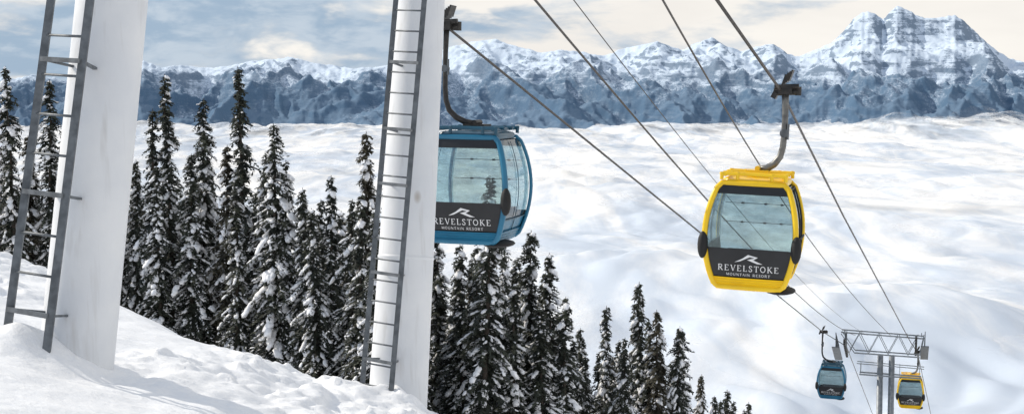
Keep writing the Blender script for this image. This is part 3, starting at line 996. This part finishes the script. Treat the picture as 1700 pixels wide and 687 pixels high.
sn_ = n.new('ShaderNodeSeparateXYZ'); l.new(geo.outputs['Normal'], sn_.inputs[0])
mid = nse((1 / 240, 1 / 500, 1 / 240), 10, .74, .4)
speck = nse((1 / 26, 1 / 40, 1 / 26), 3, .8)
big = nse((1 / 1700, 1 / 1700, 1 / 1700), 3)
strata = nse((1 / 600, 1 / 600, 1 / 60), 6, .62, .3)
alt = sst(sp.outputs['Z'], 950, -160)
fo = mth('ADD', mth('MULTIPLY', alt, .98), mth('MULTIPLY', mth('SUBTRACT', at.outputs['Fac'], .42), .5))
fo = mth('ADD', fo, mth('MULTIPLY', mth('SUBTRACT', mid, .5), .45))
fo = mth('ADD', fo, mth('MULTIPLY', mth('SUBTRACT', speck, .5), 1.3))
fo = mth('ADD', fo, mth('MULTIPLY', mth('SUBTRACT', big, .5), .6))
forest = sst(fo, .40, .96)
# bare rock: steep faces and the tops of the ribs, broken by snow ledges
st = mth('SUBTRACT', sn_.outputs['Z'], mth('MULTIPLY', mth('SUBTRACT', at.outputs['Fac'], .40), .25))
st = mth('ADD', st, mth('MULTIPLY', mth('SUBTRACT', mid, .5), .4))
st = mth('ADD', st, mth('MULTIPLY', mth('SUBTRACT', strata, .5), 1.05))
st = mth('ADD', st, mth('MULTIPLY', mth('SUBTRACT', speck, .5), .5))
rock = sst(st, .78, .60)
c = mixc(mth('MULTIPLY', rock, .85), (.64, .735, .85), (.155, .215, .295))  # blue aerial haze is painted into the snow, rock and forest colours
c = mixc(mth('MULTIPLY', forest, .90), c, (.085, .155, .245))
l.new(c, b.inputs['Base Color'])
mb_ = MB(); mb_.v = mv; mb_.f = mf
mo = mb_.build('mountains', m, None, True)
ca_ = mo.data.attributes.new('spur', 'FLOAT', 'POINT'); ca_.data.foreach_set('value', spur)
tag(mo, 'snowy mountain range with forested lower slopes rising beyond the clouds', 'mountains', kind='structure')

# ------------------------------------------------------------------ light and sky
sdir = Vector((-.75, .30, .53)).normalized()
elev = math.asin(sdir.z)
sl = bpy.data.lights.new('sun', 'SUN'); sl.energy = 3.6; sl.angle = R(.5); sl.color = (1, .92, .80)
so = bpy.data.objects.new('sun', sl); col.objects.link(so)
so.rotation_euler = (-sdir).to_track_quat('-Z', 'Y').to_euler()
w = bpy.data.worlds.new('World'); scene.world = w; w.use_nodes = True
n, l = w.node_tree.nodes, w.node_tree.links
for x in list(n): n.remove(x)
out = n.new('ShaderNodeOutputWorld')
sky = n.new('ShaderNodeTexSky'); sky.sky_type = 'NISHITA'; sky.sun_disc = False
sky.sun_elevation = elev; sky.sun_rotation = math.atan2(sdir.x, sdir.y)
bg1 = n.new('ShaderNodeBackground'); bg1.inputs['Strength'].default_value = .12
l.new(sky.outputs[0], bg1.inputs['Color'])
tc = n.new('ShaderNodeTexCoord')
sp = n.new('ShaderNodeSeparateXYZ'); l.new(tc.outputs['Generated'], sp.inputs[0])
n1 = nse((8, 8, 30), 9, .53, .35, (0.4, 0, 1.3), 'Generated')
n2 = nse((24, 24, 60), 7, .56, .3, (4, 0, 2.1), 'Generated')
left = sst(sp.outputs['X'], .05, -.08)
dens = mth('ADD', mth('MULTIPLY', left, .13), mth('ADD', mth('MULTIPLY', n1, .70), mth('MULTIPLY', n2, .30)))
greyc = sst(dens, .50, .64)
cream = mixc(sst(nse((4, 4, 18), 6, .55, .2, (3, 1, 0), 'Generated'), .35, .65), (.90, .865, .82), (.985, .95, .895))
gcol = mixc(sst(n2, .40, .62), (.36, .48, .62), (.55, .64, .74))
cc = mixc(greyc, cream, gcol)
bg2 = n.new('ShaderNodeBackground')
l.new(mth('MULTIPLY_ADD', sst(sp.outputs['Z'], .10, .45), .35, 1.0), bg2.inputs['Strength'])
l.new(cc, bg2.inputs['Color'])
cover = mth('MULTIPLY_ADD', sst(sp.outputs['Z'], .50, .16), .54, .44)
mx = n.new('ShaderNodeMixShader')
l.new(cover, mx.inputs['Fac']); l.new(bg1.outputs[0], mx.inputs[1]); l.new(bg2.outputs[0], mx.inputs[2])
l.new(mx.outputs[0], out.inputs['Surface'])

# ------------------------------------------------------------------ camera
cd = bpy.data.cameras.new('camera'); cam = bpy.data.objects.new('camera', cd); col.objects.link(cam)
cd.sensor_width = 36; cd.lens = 36 * F / 1700; cd.clip_start = .1; cd.clip_end = 60000
cam.location = (0, 0, 0); cam.rotation_euler = (math.pi / 2 - PITCH, 0, 0)
scene.camera = cam
scene.view_settings.view_transform = 'Standard'
scene.view_settings.look = 'None'
scene.view_settings.exposure = 0
